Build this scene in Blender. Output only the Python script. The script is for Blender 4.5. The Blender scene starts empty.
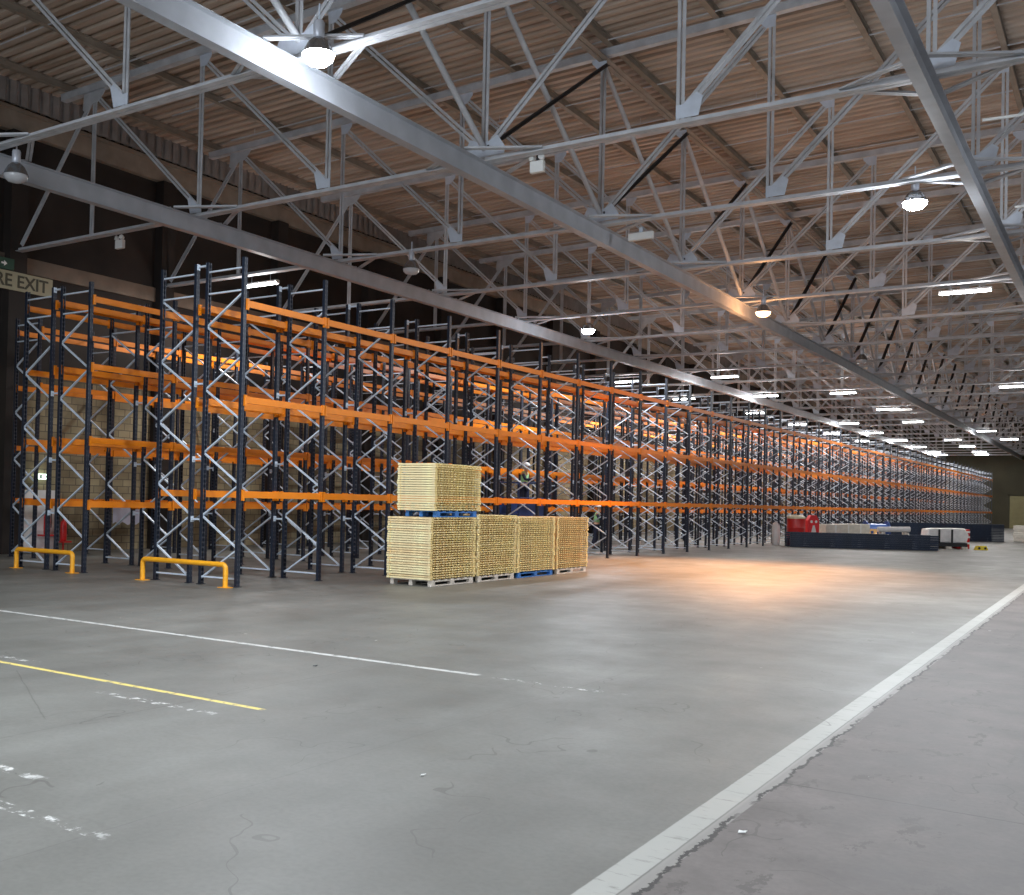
import bpy, math, random
from mathutils import Vector, Matrix
random.seed(7)
PI = math.pi
S = bpy.context.scene
COL = S.collection
RA = 0.0078                      # the roof grid is turned this much against the racks

# ------------------------------------------------------------------ materials
def newmat(name):
    m = bpy.data.materials.new(name); m.use_nodes = True
    nt = m.node_tree; b = nt.nodes['Principled BSDF']
    return m, nt, b
def mat(name, col, rough=.5, metal=0., var=.0, scale=6., bump=0., col2=None, spec=.5):
    m, nt, b = newmat(name)
    b.inputs['Roughness'].default_value = rough; b.inputs['Metallic'].default_value = metal
    b.inputs['Specular IOR Level'].default_value = spec
    if var == 0 and col2 is None:
        b.inputs['Base Color'].default_value = (*col, 1)
    else:
        tc = nt.nodes.new('ShaderNodeTexCoord'); n = nt.nodes.new('ShaderNodeTexNoise')
        n.inputs['Scale'].default_value = scale; n.inputs['Detail'].default_value = 5
        nt.links.new(tc.outputs['Object'], n.inputs['Vector'])
        r = nt.nodes.new('ShaderNodeValToRGB')
        c2 = col2 if col2 else tuple(max(0, c * (1 - var)) for c in col)
        c1 = col if col2 else tuple(min(1, c * (1 + var)) for c in col)
        r.color_ramp.elements[0].position = .35; r.color_ramp.elements[1].position = .68
        r.color_ramp.elements[0].color = (*c2, 1); r.color_ramp.elements[1].color = (*c1, 1)
        nt.links.new(n.outputs['Fac'], r.inputs['Fac']); nt.links.new(r.outputs['Color'], b.inputs['Base Color'])
        if bump:
            bp = nt.nodes.new('ShaderNodeBump'); bp.inputs['Strength'].default_value = bump
            nt.links.new(n.outputs['Fac'], bp.inputs['Height']); nt.links.new(bp.outputs['Normal'], b.inputs['Normal'])
    return m
def emit(name, col, strength):
    m, nt, b = newmat(name)
    b.inputs['Base Color'].default_value = (*col, 1)
    b.inputs['Emission Color'].default_value = (*col, 1); b.inputs['Emission Strength'].default_value = strength
    return m

M_STEEL = mat('painted_roof_steel', (.53, .54, .57), .45, var=.12, scale=3)
M_DARKSTEEL = mat('dark_brace_steel', (.03, .028, .03), .5)
M_GIRDER = mat('girder_paint', (.43, .45, .49), .42, var=.1, scale=2)
M_GUSSET = mat('gusset_paint', (.60, .65, .74), .45, var=.06)
M_PURLIN = mat('purlin_paint', (.30, .25, .20), .6, var=.15, scale=2)
M_POST = None
M_BRACE = mat('galvanised_brace', (.62, .70, .80), .38, .1, var=.1)
M_BEAM = mat('orange_beam_paint', (.84, .235, .007), .40, var=.06, scale=2)
M_GUARD = mat('yellow_guard_paint', (.95, .42, .02), .4, var=.05)
M_TIMBER = mat('pale_pine', (1.0, .80, .46), .6, var=.12, scale=5)
M_TIMBER2 = mat('golden_pine', (.90, .68, .37), .65, var=.15, scale=11)
M_ENDGRAIN = mat('pine_end_grain', (.90, .66, .28), .7, var=.2, scale=7)
M_PALLETW = mat('weathered_pallet_wood', (.60, .54, .47), .75, var=.2, scale=8)
M_PALLETB = mat('blue_pallet_paint', (.04, .17, .47), .55, var=.15, scale=8)
M_WHITE = mat('white_plastic', (.78, .78, .76), .4)
M_BLACK = mat('black_plastic', (.02, .02, .022), .5)
M_NAVY = mat('navy_steel', (.022, .032, .058), .38, var=.2, scale=4)
M_RED = mat('red_plastic', (.55, .02, .02), .4)
M_DOOR = mat('brown_door_paint', (.09, .035, .025), .5, var=.2)
M_OLIVE = mat('olive_door_paint', (.26, .23, .11), .6, var=.1, scale=1)
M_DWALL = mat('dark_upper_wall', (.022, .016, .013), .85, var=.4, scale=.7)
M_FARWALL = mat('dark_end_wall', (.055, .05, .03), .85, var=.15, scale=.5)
M_LEDGE = mat('concrete_ledge', (.19, .145, .11), .8, var=.2, scale=1.5)
M_SIGN = mat('sign_board', (.36, .33, .22), .7, var=.04)
M_LETTER = mat('sign_letter', (.05, .045, .025), .6)
M_GREEN = mat('exit_green', (.02, .07, .045), .6)
M_WRAP = mat('plastic_wrap', (.78, .76, .76), .25, var=.08, scale=5)
M_CARTON = mat('pale_carton', (.66, .62, .55), .7, var=.08)
M_CREAM = mat('cream_lid', (.72, .62, .42), .5)
M_BLUE = mat('blue_machine_paint', (.02, .05, .17), .4)
M_BLUEDRUM = mat('blue_drum', (.03, .08, .26), .35)
M_RUBBER = mat('rubber', (.02, .02, .02), .8)
M_SKIN = mat('skin', (.55, .32, .22), .6)
M_TROUSER = mat('navy_trousers', (.02, .025, .05), .8)
M_VEST = mat('hi_vis_vest', (.45, .85, .40), .6)
M_VEST2 = mat('hi_vis_tape', (.8, .8, .78), .4)
M_HELMET = mat('white_helmet', (.8, .8, .8), .35)
M_YELLOW = mat('yellow_plastic', (.80, .62, .05), .5)
M_LAMPBODY = mat('lamp_housing', (.52, .54, .60), .35, .2)
M_BELL = mat('lamp_bell', (.35, .36, .38), .22, .85)
M_UNLIT = mat('unlit_glass', (.5, .5, .52), .12, 0)
M_LIT = emit('lit_lamp_glass', (.88, .94, 1.), 45)
M_LITWARM = emit('warm_lamp_glass', (1., .62, .36), 3)
M_TUBE = emit('lit_tube', (.95, .98, 1.), 9)

def post_material():
    m, nt, b = newmat('perforated_navy_post')
    b.inputs['Roughness'].default_value = .36
    tc = nt.nodes.new('ShaderNodeTexCoord'); sp = nt.nodes.new('ShaderNodeSeparateXYZ')
    nt.links.new(tc.outputs['Object'], sp.inputs[0])
    def mth(op, a, v=None, v2=None):
        n = nt.nodes.new('ShaderNodeMath'); n.operation = op
        if isinstance(a, (int, float)): n.inputs[0].default_value = a
        else: nt.links.new(a, n.inputs[0])
        for k, q in ((1, v), (2, v2)):
            if q is None: continue
            if isinstance(q, (int, float)): n.inputs[k].default_value = q
            else: nt.links.new(q, n.inputs[k])
        return n.outputs[0]
    zz = mth('ABSOLUTE', mth('SUBTRACT', mth('FRACT', mth('DIVIDE', sp.outputs['Z'], .1)), .5))
    hz = mth('LESS_THAN', zz, .19)
    xx = mth('ABSOLUTE', mth('SUBTRACT', mth('ABSOLUTE', sp.outputs['X']), .028))
    hx = mth('LESS_THAN', xx, .007)
    hole = mth('MULTIPLY', hz, hx)
    mx = nt.nodes.new('ShaderNodeMix'); mx.data_type = 'RGBA'
    mx.inputs[6].default_value = (.013, .019, .034, 1); mx.inputs[7].default_value = (.085, .085, .10, 1)
    nt.links.new(hole, mx.inputs[0]); nt.links.new(mx.outputs[2], b.inputs['Base Color'])
    return m
M_POST = post_material()

def deck_material():
    m, nt, b = newmat('ribbed_roof_sheet')
    b.inputs['Roughness'].default_value = .6
    tc = nt.nodes.new('ShaderNodeTexCoord'); mp = nt.nodes.new('ShaderNodeMapping')
    mp.inputs['Scale'].default_value = (.12, 1.3, 1)
    nt.links.new(tc.outputs['Object'], mp.inputs['Vector'])
    n = nt.nodes.new('ShaderNodeTexNoise'); n.inputs['Scale'].default_value = 2.2; n.inputs['Detail'].default_value = 6
    nt.links.new(mp.outputs[0], n.inputs['Vector'])
    r = nt.nodes.new('ShaderNodeValToRGB')
    r.color_ramp.elements[0].position = .3; r.color_ramp.elements[0].color = (.34, .245, .18, 1)
    r.color_ramp.elements[1].position = .7; r.color_ramp.elements[1].color = (.60, .50, .42, 1)
    nt.links.new(n.outputs['Fac'], r.inputs['Fac']); nt.links.new(r.outputs['Color'], b.inputs['Base Color'])
    return m
M_DECK = deck_material()

def brick_material():
    m, nt, b = newmat('yellow_grey_blockwork')
    b.inputs['Roughness'].default_value = .85
    tc = nt.nodes.new('ShaderNodeTexCoord'); sp = nt.nodes.new('ShaderNodeSeparateXYZ'); cb = nt.nodes.new('ShaderNodeCombineXYZ')
    nt.links.new(tc.outputs['Object'], sp.inputs[0])
    nt.links.new(sp.outputs['Y'], cb.inputs['X']); nt.links.new(sp.outputs['Z'], cb.inputs['Y'])
    br = nt.nodes.new('ShaderNodeTexBrick')
    br.inputs['Scale'].default_value = 1.; br.inputs['Brick Width'].default_value = .45; br.inputs['Row Height'].default_value = .225
    br.inputs['Mortar Size'].default_value = .014; br.inputs['Mortar Smooth'].default_value = .2
    br.inputs['Color1'].default_value = (.42, .35, .21, 1); br.inputs['Color2'].default_value = (.28, .23, .14, 1)
    br.inputs['Mortar'].default_value = (.15, .125, .09, 1)
    nt.links.new(cb.outputs[0], br.inputs['Vector'])
    n = nt.nodes.new('ShaderNodeTexNoise'); n.inputs['Scale'].default_value = .5; n.inputs['Detail'].default_value = 4
    nt.links.new(cb.outputs[0], n.inputs['Vector'])
    r = nt.nodes.new('ShaderNodeValToRGB'); r.color_ramp.elements[0].position = .35; r.color_ramp.elements[0].color = (.45, .42, .4, 1)
    r.color_ramp.elements[1].position = .6; r.color_ramp.elements[1].color = (1, 1, 1, 1)
    nt.links.new(n.outputs['Fac'], r.inputs['Fac'])
    mx = nt.nodes.new('ShaderNodeMix'); mx.data_type = 'RGBA'; mx.blend_type = 'MULTIPLY'; mx.inputs[0].default_value = 1
    nt.links.new(br.outputs['Color'], mx.inputs[6]); nt.links.new(r.outputs['Color'], mx.inputs[7])
    nt.links.new(mx.outputs[2], b.inputs['Base Color'])
    return m
M_BRICK = brick_material()

def floor_material():
    m, nt, b = newmat('worn_concrete_floor')
    L = nt.links
    tc = nt.nodes.new('ShaderNodeTexCoord'); sp = nt.nodes.new('ShaderNodeSeparateXYZ')
    L.new(tc.outputs['Object'], sp.inputs[0]); X = sp.outputs['X']; Y = sp.outputs['Y']
    def mth(op, a, v=None, v2=None, clamp=False):
        n = nt.nodes.new('ShaderNodeMath'); n.operation = op; n.use_clamp = clamp
        for k, q in ((0, a), (1, v), (2, v2)):
            if q is None: continue
            if isinstance(q, (int, float)): n.inputs[k].default_value = q
            else: L.new(q, n.inputs[k])
        return n.outputs[0]
    def noise(scale, detail=5, sc=(1, 1, 1), rough=.55):
        mp = nt.nodes.new('ShaderNodeMapping'); mp.inputs['Scale'].default_value = sc
        L.new(tc.outputs['Object'], mp.inputs['Vector'])
        n = nt.nodes.new('ShaderNodeTexNoise'); n.inputs['Scale'].default_value = scale; n.inputs['Detail'].default_value = detail
        n.inputs['Roughness'].default_value = rough
        L.new(mp.outputs[0], n.inputs['Vector']); return n.outputs['Fac']
    def ramp(f, p0, c0, p1, c1):
        r = nt.nodes.new('ShaderNodeValToRGB')
        r.color_ramp.elements[0].position = p0; r.color_ramp.elements[0].color = (*c0, 1)
        r.color_ramp.elements[1].position = p1; r.color_ramp.elements[1].color = (*c1, 1)
        L.new(f, r.inputs['Fac']); return r.outputs['Color']
    def mix(f, a, bb, mode='MIX'):
        n = nt.nodes.new('ShaderNodeMix'); n.data_type = 'RGBA'; n.blend_type = mode
        if isinstance(f, (int, float)): n.inputs[0].default_value = f
        else: L.new(f, n.inputs[0])
        for k, q in ((6, a), (7, bb)):
            if isinstance(q, tuple): n.inputs[k].default_value = (*q, 1)
            else: L.new(q, n.inputs[k])
        return n.outputs[2]
    def band(v, c, w, soft=.004):        # 1 where |v-c| < w
        return mth('MULTIPLY', mth('SUBTRACT', w, mth('ABSOLUTE', mth('SUBTRACT', v, c))), 1 / soft, clamp=True)
    def rng(v, a, bb, soft=.05):
        return mth('MULTIPLY', mth('MULTIPLY', mth('SUBTRACT', v, a), 1 / soft, clamp=True), mth('MULTIPLY', mth('SUBTRACT', bb, v), 1 / soft, clamp=True))
    nbig = noise(.35, 6); nmid = noise(1.3, 9, (1, 1, 1), .65); nfine = noise(26, 4); nstreak = noise(.8, 5, (1.6, .35, 1))
    left = mix(nmid, ramp(nbig, .35, (.10, .098, .085), .66, (.235, .235, .215)), (.165, .163, .15))
    right = ramp(nmid, .34, (.085, .073, .068), .66, (.185, .163, .153))
    XS = mth('ADD', X, mth('MULTIPLY', Y, .0137))      # coordinate across the painted kerb line
    side = mth('MULTIPLY', mth('ADD', XS, 1.93), 60, clamp=True)
    col = mix(side, left, right)
    col = mix(.35, col, ramp(nstreak, .35, (.45, .43, .41), .65, (1, 1, 1)), 'MULTIPLY')
    col = mix(.5, col, ramp(nfine, .35, (.78, .78, .78), .6, (1, 1, 1)), 'MULTIPLY')
    # pits and stains on the right slab
    pits = mth('MULTIPLY', mth('GREATER_THAN', noise(3.4, 9, (1, .6, 1), .75), .59), side)
    col = mix(mth('MULTIPLY', pits, .65), col, (.07, .06, .055))
    # painted lines
    wear = noise(9, 6, (1, 1, 1), .7); wearv = mth('MULTIPLY', mth('SUBTRACT', wear, .36), 9, clamp=True)
    w1 = mth('MULTIPLY', mth('MULTIPLY', band(Y, 9.27, .045), rng(X, -30, -5.7)), mth('MULTIPLY', wearv, .9))
    col = mix(w1, col, (.58, .58, .56))
    y1 = mth('MULTIPLY', mth('MULTIPLY', band(Y, 6.52, .035), rng(X, -20, -6.15)), wearv)
    col = mix(y1, col, (.72, .58, .16))
    wearh = mth('MULTIPLY', mth('SUBTRACT', wear, .52), 12, clamp=True)
    for yc, xa, xb in ((6.13, -7.9, -6.25), (9.26, -5.6, -4.0), (3.58, -7.5, -4.4), (4.05, -8, -5.6), (6.75, -12.5, -9.6)):
        wf = mth('MULTIPLY', mth('MULTIPLY', band(Y, yc, .05), rng(X, xa, xb, .3)), wearh)
        col = mix(wf, col, (.62, .62, .6))
    # kerb line: white paint, a grey worn lip, then a broken dark crack
    wig = mth('MULTIPLY', mth('SUBTRACT', noise(5, 7, (1, 1, 1), .7), .5), .05)
    XW = mth('ADD', XS, mth('MULTIPLY', wig, .25))
    kerbwear = mth('MULTIPLY', mth('SUBTRACT', noise(7, 8, (.6, 2.2, 1), .7), .30), 7, clamp=True)
    stripe = mth('MULTIPLY', band(XW, -2.035, .088, .008), mth('MAXIMUM', kerbwear, .25))
    col = mix(stripe, col, (.37, .37, .345))
    lip = band(XW, -1.905, .04, .008)
    col = mix(mth('MULTIPLY', lip, .7), col, (.30, .29, .27))
    wig2 = mth('MULTIPLY', mth('SUBTRACT', noise(2.6, 8, (1, 1, 1), .75), .48), .24)
    ck = band(mth('ADD', XS, mth('MAXIMUM', wig2, -.02)), -1.868, .016, .006)
    ckw = mth('MULTIPLY', mth('SUBTRACT', noise(1.3, 5), .36), 9, clamp=True)
    col = mix(mth('MULTIPLY', ck, ckw), col, (.03, .028, .025))
    # slab joints
    jw = mth('MULTIPLY', mth('SUBTRACT', noise(3, 5), .5), .04)
    j = mth('MULTIPLY', band(mth('ADD', Y, jw), 7.03, .011, .004), mth('GREATER_THAN', XS, -1.85))
    for yy in (12.6, 18.2, 23.8): j = mth('MAXIMUM', j, mth('MULTIPLY', mth('MULTIPLY', band(mth('ADD', Y, jw), yy, .012, .004), mth('GREATER_THAN', XS, -1.85)), .7))
    j2 = mth('MULTIPLY', band(mth('ADD', X, jw), -6.9, .008, .004), mth('MULTIPLY', rng(Y, 2.2, 9.1), .55))
    for xx in (-12.5, -4.6): j2 = mth('MAXIMUM', j2, mth('MULTIPLY', band(mth('ADD', X, jw), xx, .01, .004), .22))
    for yy in (13.4, 19.0): j2 = mth('MAXIMUM', j2, mth('MULTIPLY', mth('MULTIPLY', band(mth('ADD', Y, jw), yy, .012, .004), mth('LESS_THAN', XS, -2.2)), .3))
    j3 = mth('MULTIPLY', band(mth('ADD', mth('ADD', Y, jw), mth('MULTIPLY', X, .55)), 1.15, .008, .005), mth('MULTIPLY', rng(X, -9.4, -7.2), .6))
    j = mth('MAXIMUM', j, mth('MAXIMUM', j2, j3))
    col = mix(mth('MULTIPLY', j, .8), col, (.05, .045, .04))
    hl = mth('ABSOLUTE', mth('SUBTRACT', noise(.55, 3, (1, 1, 1), .5), .5))
    hair = mth('MULTIPLY', mth('LESS_THAN', hl, .0016), mth('GREATER_THAN', noise(.9, 3, (1.3, .8, 1)), .5))
    col = mix(mth('MULTIPLY', hair, .45), col, (.05, .045, .04))
    sc = mth('MULTIPLY', mth('SUBTRACT', noise(2.2, 8, (.35, 2.4, 1), .72), .60), 9, clamp=True)
    col = mix(mth('MULTIPLY', sc, .30), col, (.09, .08, .07))
    # scattered chips of paint and litter marks
    chip = mth('GREATER_THAN', noise(5.5, 2, (1, 1, 1), .5), .79)
    col = mix(mth('MULTIPLY', chip, .7), col, (.66, .66, .64))
    L.new(col, b.inputs['Base Color'])
    rr = mth('ADD', mth('MULTIPLY', nmid, .35), .34)
    L.new(mth('ADD', rr, mth('MULTIPLY', side, .10)), b.inputs['Roughness'])
    b.inputs['Specular IOR Level'].default_value = .55
    bp = nt.nodes.new('ShaderNodeBump'); bp.inputs['Strength'].default_value = .12; bp.inputs['Distance'].default_value = .02
    L.new(mth('SUBTRACT', nmid, mth('MULTIPLY', mth('MAXIMUM', j, mth('MULTIPLY', ck, ckw)), 2)), bp.inputs['Height']); L.new(bp.outputs['Normal'], b.inputs['Normal'])
    return m
M_FLOOR = floor_material()

# ------------------------------------------------------------------ mesh helpers
class MB:
    def __init__(s): s.v = []; s.f = []; s.smooth = False
    def add(s, vs, fs):
        o = len(s.v); s.v += [tuple(v) for v in vs]; s.f += [tuple(i + o for i in f) for f in fs]; return s
    def box(s, x0, x1, y0, y1, z0, z1):
        vs = [(x, y, z) for z in (z0, z1) for y in (y0, y1) for x in (x0, x1)]
        return s.add(vs, [(0, 2, 3, 1), (4, 5, 7, 6), (0, 1, 5, 4), (2, 6, 7, 3), (0, 4, 6, 2), (1, 3, 7, 5)])
    def prism(s, pts, d):                      # polygon extruded along vector d
        n = len(pts); d = Vector(d); a = [Vector(p) for p in pts]
        return s.add(a + [p + d for p in a], [tuple(range(n))[::-1], tuple(range(n, 2 * n))] + [(i, (i + 1) % n, n + (i + 1) % n, n + i) for i in range(n)])
    def sweep(s, prof, p, q, up=(0, 0, 1)):      # 2-D profile swept from p to q
        p = Vector(p); q = Vector(q); t = (q - p).normalized(); u = Vector(up)
        if abs(t.dot(u)) > .98: u = Vector((0, 1, 0)) if abs(t.y) < .9 else Vector((1, 0, 0))
        a = t.cross(u).normalized(); b = a.cross(t).normalized()
        return s.prism([p + a * x + b * y for x, y in prof], q - p)
    def bar(s, p, q, w, h, up=(0, 0, 1)):
        return s.sweep([(-w / 2, -h / 2), (w / 2, -h / 2), (w / 2, h / 2), (-w / 2, h / 2)], p, q, up)
    def angles(s, p, q, leg=.07, t=.009, gap=.02, up=(0, 0, 1), flip=1):   # two L angles back to back
        g = gap / 2
        for k in (1, -1):
            pr = [(g * k, 0), ((g + leg) * k, 0), ((g + leg) * k, t * flip), ((g + t) * k, t * flip), ((g + t) * k, leg * flip), (g * k, leg * flip)]
            if k * flip < 0: pr = pr[::-1]
            s.sweep(pr, p, q, up)
        return s
    def tube(s, p, q, r, n=10, cap=True):
        p = Vector(p); q = Vector(q); t = (q - p).normalized(); u = Vector((0, 0, 1)) if abs(t.z) < .9 else Vector((1, 0, 0))
        a = t.cross(u).normalized(); b = a.cross(t)
        s.smooth = True
        return s.prism([p + a * r * math.cos(2 * PI * i / n) + b * r * math.sin(2 * PI * i / n) for i in range(n)], q - p)
    def path(s, pts, r, n=10):
        pts = [Vector(p) for p in pts]; rings = []; s.smooth = True
        for i, p in enumerate(pts):
            t = (pts[min(i + 1, len(pts) - 1)] - pts[max(i - 1, 0)]).normalized()
            u = Vector((0, 1, 0)) if abs(t.y) < .9 else Vector((1, 0, 0))
            a = t.cross(u).normalized(); b = a.cross(t)
            rings.append([p + a * r * math.cos(2 * PI * k / n) + b * r * math.sin(2 * PI * k / n) for k in range(n)])
        vs = [v for R in rings for v in R]; fs = [tuple(range(n)), tuple(range(len(vs) - n, len(vs)))]
        for i in range(len(pts) - 1):
            for k in range(n): fs.append((i * n + k, i * n + (k + 1) % n, (i + 1) * n + (k + 1) % n, (i + 1) * n + k))
        return s.add(vs, fs)
    def lathe(s, prof, c=(0, 0, 0), n=20, sx=1., sy=1.):
        s.smooth = True; vs = []; fs = []
        for r, z in prof:
            for k in range(n): vs.append((c[0] + sx * r * math.cos(2 * PI * k / n), c[1] + sy * r * math.sin(2 * PI * k / n), c[2] + z))
        for i in range(len(prof) - 1):
            for k in range(n): fs.append((i * n + k, i * n + (k + 1) % n, (i + 1) * n + (k + 1) % n, (i + 1) * n + k))
        fs.append(tuple(range(n))[::-1]); fs.append(tuple(range(len(vs) - n, len(vs))))
        return s.add(vs, fs)
    def build(s, name, m, parent=None, loc=None, bevel=0):
        me = bpy.data.meshes.new(name); me.from_pydata([tuple(v) for v in s.v], [], s.f); me.update()
        me.materials.append(m)
        import bmesh
        bm = bmesh.new(); bm.from_mesh(me); bmesh.ops.recalc_face_normals(bm, faces=bm.faces); bm.to_mesh(me); bm.free()
        if s.smooth:
            me.polygons.foreach_set('use_smooth', [True] * len(me.polygons))
            try: me.set_sharp_from_angle(angle=.7)
            except Exception: pass
        o = bpy.data.objects.new(name, me); COL.objects.link(o)
        if parent: o.parent = parent
        if loc: o.location = loc
        if bevel:
            b = o.modifiers.new('bevel', 'BEVEL'); b.width = bevel; b.segments = 2; b.limit_method = 'ANGLE'
        return o
def tag(o, label=None, cat=None, group=None, kind=None):
    if label: o['label'] = label
    if cat: o['category'] = cat
    if group: o['group'] = group
    if kind: o['kind'] = kind
    return o
def empty(name, loc=(0, 0, 0), rz=0, label=None, cat=None, group=None):
    o = bpy.data.objects.new(name, None); COL.objects.link(o); o.location = loc; o.rotation_euler = (0, 0, rz)
    o.empty_display_size = .2
    return tag(o, label, cat, group)
def child_obj(src, parent, loc=None):
    c = src.copy(); COL.objects.link(c); c.parent = parent
    if loc is not None: c.location = loc
    return c
KIDS = {}
def copy_tree(o, parent=None):
    c = o.copy(); COL.objects.link(c)
    if parent: c.parent = parent
    for ch in list(o.children): copy_tree(ch, c)
    return c
def struct(o): o['kind'] = 'structure'; return o
ORD = ['first', 'second', 'third', 'fourth', 'fifth', 'sixth', 'seventh', 'eighth', 'ninth', 'tenth', 'eleventh', 'twelfth', 'thirteenth', 'fourteenth',
       'fifteenth', 'sixteenth', 'seventeenth', 'eighteenth', 'nineteenth', 'twentieth', 'twenty-first', 'twenty-second', 'twenty-third', 'twenty-fourth',
       'twenty-fifth', 'twenty-sixth', 'twenty-seventh', 'twenty-eighth', 'twenty-ninth', 'thirtieth']

# ------------------------------------------------------------------ roof grid numbers (metres)
G1, P, TY0, B, CZ, TH, TX = -19.2, 4.1237, 12.285, 5.5453, 8.752, 4.05, .0171
YA, YB = -15.0, 142.0
def U(j): return G1 + P * j
def ZT(u): return CZ + TH + TX * (u - G1)          # top chord centre height
WL, WR = -26.9, 5.4                                # wall faces across the roof grid
def rot(u, v, z=0): return (u * math.cos(RA) - v * math.sin(RA), v * math.cos(RA) + u * math.sin(RA), z)

# ------------------------------------------------------------------ shell
fl = MB(); fl.box(-34, 12, YA - 1, YB + 3, -.3, 0); struct(fl.build('floor', M_FLOOR))
def shell(name, mb, m):
    o = mb.build(name, m); o.rotation_euler.z = RA; return struct(o)
# ribbed roof deck, ribs running across the hall
def deck():
    mb = MB(); pitch = .34; u0, u1 = WL - .3, WR + .3; v = YA; z = .30
    z0, z1 = ZT(u0) + z, ZT(u1) + z
    prof = []
    while v < YB:
        prof += [(v, 0), (v + .15, 0), (v + .19, .075), (v + .30, .075)]; v += pitch
    prof = [(a, b) for a, b in prof]; vs = []; fs = []
    for a, b in prof: vs += [(u0, a, z0 + b), (u1, a, z1 + b)]
    for i in range(len(prof) - 1): fs.append((2 * i, 2 * i + 1, 2 * i + 3, 2 * i + 2))
    mb.add(vs, fs)
    # outer skin so that the deck has thickness
    n = len(prof)
    a, b = prof[0][0], prof[-1][0]
    mb.add([(u0, a, z0 + .2), (u1, a, z1 + .2), (u1, b, z1 + .2), (u0, b, z0 + .2)], [(0, 1, 2, 3)])
    return shell('ceiling', mb, M_DECK)
deck()
ztopL = ZT(WL) + .5
w = MB(); w.box(WL - .4, WL, YA, YB, -.3, 5.4); shell('wall_left', w, M_BRICK)
w = MB(); w.box(WL - .4, WL, YA, YB, 5.4, ztopL); shell('wall_left_upper', w, M_DWALL)  # below the ledge this dark colour stands in for shade on the blockwork
w = MB(); w.box(WL - .02, WL + .1, YA, YB, 8.16, 8.62); shell('trim_1', w, M_LEDGE)
w = MB(); w.box(WL - .02, WL + .22, YA, YB, 12.15, 12.8); w.box(WL - .02, WL + .30, YA, YB, 12.72, 12.82); shell('trim_2', w, M_PURLIN)
# ribbed upstand hanging under the roof edge
w = MB(); v = YA; ue = -25.35
while v < YB:
    w.add([(ue, v, 12.38), (ue, v, 13.05), (ue, v + .2, 13.05), (ue, v + .2, 12.38), (ue - .04, v + .24, 12.38), (ue - .04, v + .24, 13.05), (ue - .04, v + .34, 13.05), (ue - .04, v + .34, 12.38)],
          [(0, 1, 2, 3), (3, 2, 5, 4), (4, 5, 6, 7)]); v += .34
w.box(ue - .06, ue - .05, YA, YB, 12.38, 13.05)
shell('trim_3', w, mat('grey_upstand', (.25, .23, .22), .7, var=.15, scale=2))
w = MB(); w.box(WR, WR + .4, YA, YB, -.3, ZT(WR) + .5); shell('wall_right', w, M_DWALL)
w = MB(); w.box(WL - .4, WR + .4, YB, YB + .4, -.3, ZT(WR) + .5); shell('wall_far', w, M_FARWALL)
# unseen end behind the camera, given a wide opening for the added daylight
w = MB(); w.box(WL - .4, -20, YA - .4, YA, -.3, 14); w.box(-20, -14, YA - .4, YA, -.3, 6.5); w.box(-20, 2, YA - .4, YA, 6.5, 14); w.box(2, WR + .4, YA - .4, YA, -.3, 14)
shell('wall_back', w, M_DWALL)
for i in range(-1, 24):
    vv = TY0 + B * i
    w = MB(); w.box(WL - .02, WL + .36, vv - .28, vv + .28, 0, 12.15); shell('trim_%d' % (i + 6), w, M_DWALL)
# far roller door
d = MB(); d.box(-13.3, -6.4, 141.0, 141.9, 0, 3.9); o = MB()
dr = MB()
for k in range(26): dr.box(-13.3, -7.0, 142.9, 143.0, k * .15, k * .15 + .135)
dd = empty('door_2', (0, 0, 0)); struct(dd)
dd.location = (0, -1.12, 0)
dr.build('door_curtain', M_OLIVE, dd)
fr = MB(); fr.box(-13.5, -13.3, 142.8, 143.05, 0, 4.1); fr.box(-7, -6.8, 142.8, 143.05, 0, 4.1); fr.box(-13.5, -6.8, 142.8, 143.05, 3.9, 4.15); fr.build('door_frame', M_FARWALL, dd)
# brown personnel door in the left wall under the sign
dd = empty('door_1', rot(WL, 17.0), RA); struct(dd)
q = MB(); q.box(0, .05, -.95, .95, 0, 2.25); q.build('door_leaf', M_DOOR, dd)
q = MB(); q.box(0, .1, -1.05, -.95, 0, 2.35); q.box(0, .1, .95, 1.05, 0, 2.35); q.box(0, .1, -1.05, 1.05, 2.25, 2.38); q.build('door_frame', M_DWALL, dd)
q = MB(); q.bar((.1, -.8, 1.05), (.1, .8, 1.05), .03, .05); q.box(.04, .1, -.8, -.72, 1, 1.1); q.box(.04, .1, .72, .8, 1, 1.1); q.build('push_bar', M_BRACE, dd)

# ------------------------------------------------------------------ longitudinal girders
for j, nm in ((0, 'left'), (2, 'middle'), (4, 'right')):
    u = U(j); zt = CZ - .085; h = .43; fw = .2
    mb = MB(); t = .014
    prof = [(-fw / 2, 0), (fw / 2, 0), (fw / 2, -t), (t / 2, -t - .005), (t / 2, -h + t + .005), (fw / 2, -h + t), (fw / 2, -h), (-fw / 2, -h), (-fw / 2, -h + t), (-t / 2, -h + t + .005), (-t / 2, -t - .005), (-fw / 2, -t)]
    mb.prism([(u + x, YA + .02, zt + z) for x, z in prof], (0, YB - YA - .04, 0))
    o = mb.build('steel_girder', M_GIRDER); o.rotation_euler.z = RA
    tag(o, {'left': 'leftmost of three long pale grey I-beam girders, above the racks',
            'middle': 'long pale grey I-beam girder across mid roof beside the bright bell lamp',
            'right': 'long pale grey I-beam girder at the upper right of the roof, steepest in the photo'}[nm], 'girder', 'steel girders under the roof trusses')

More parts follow.
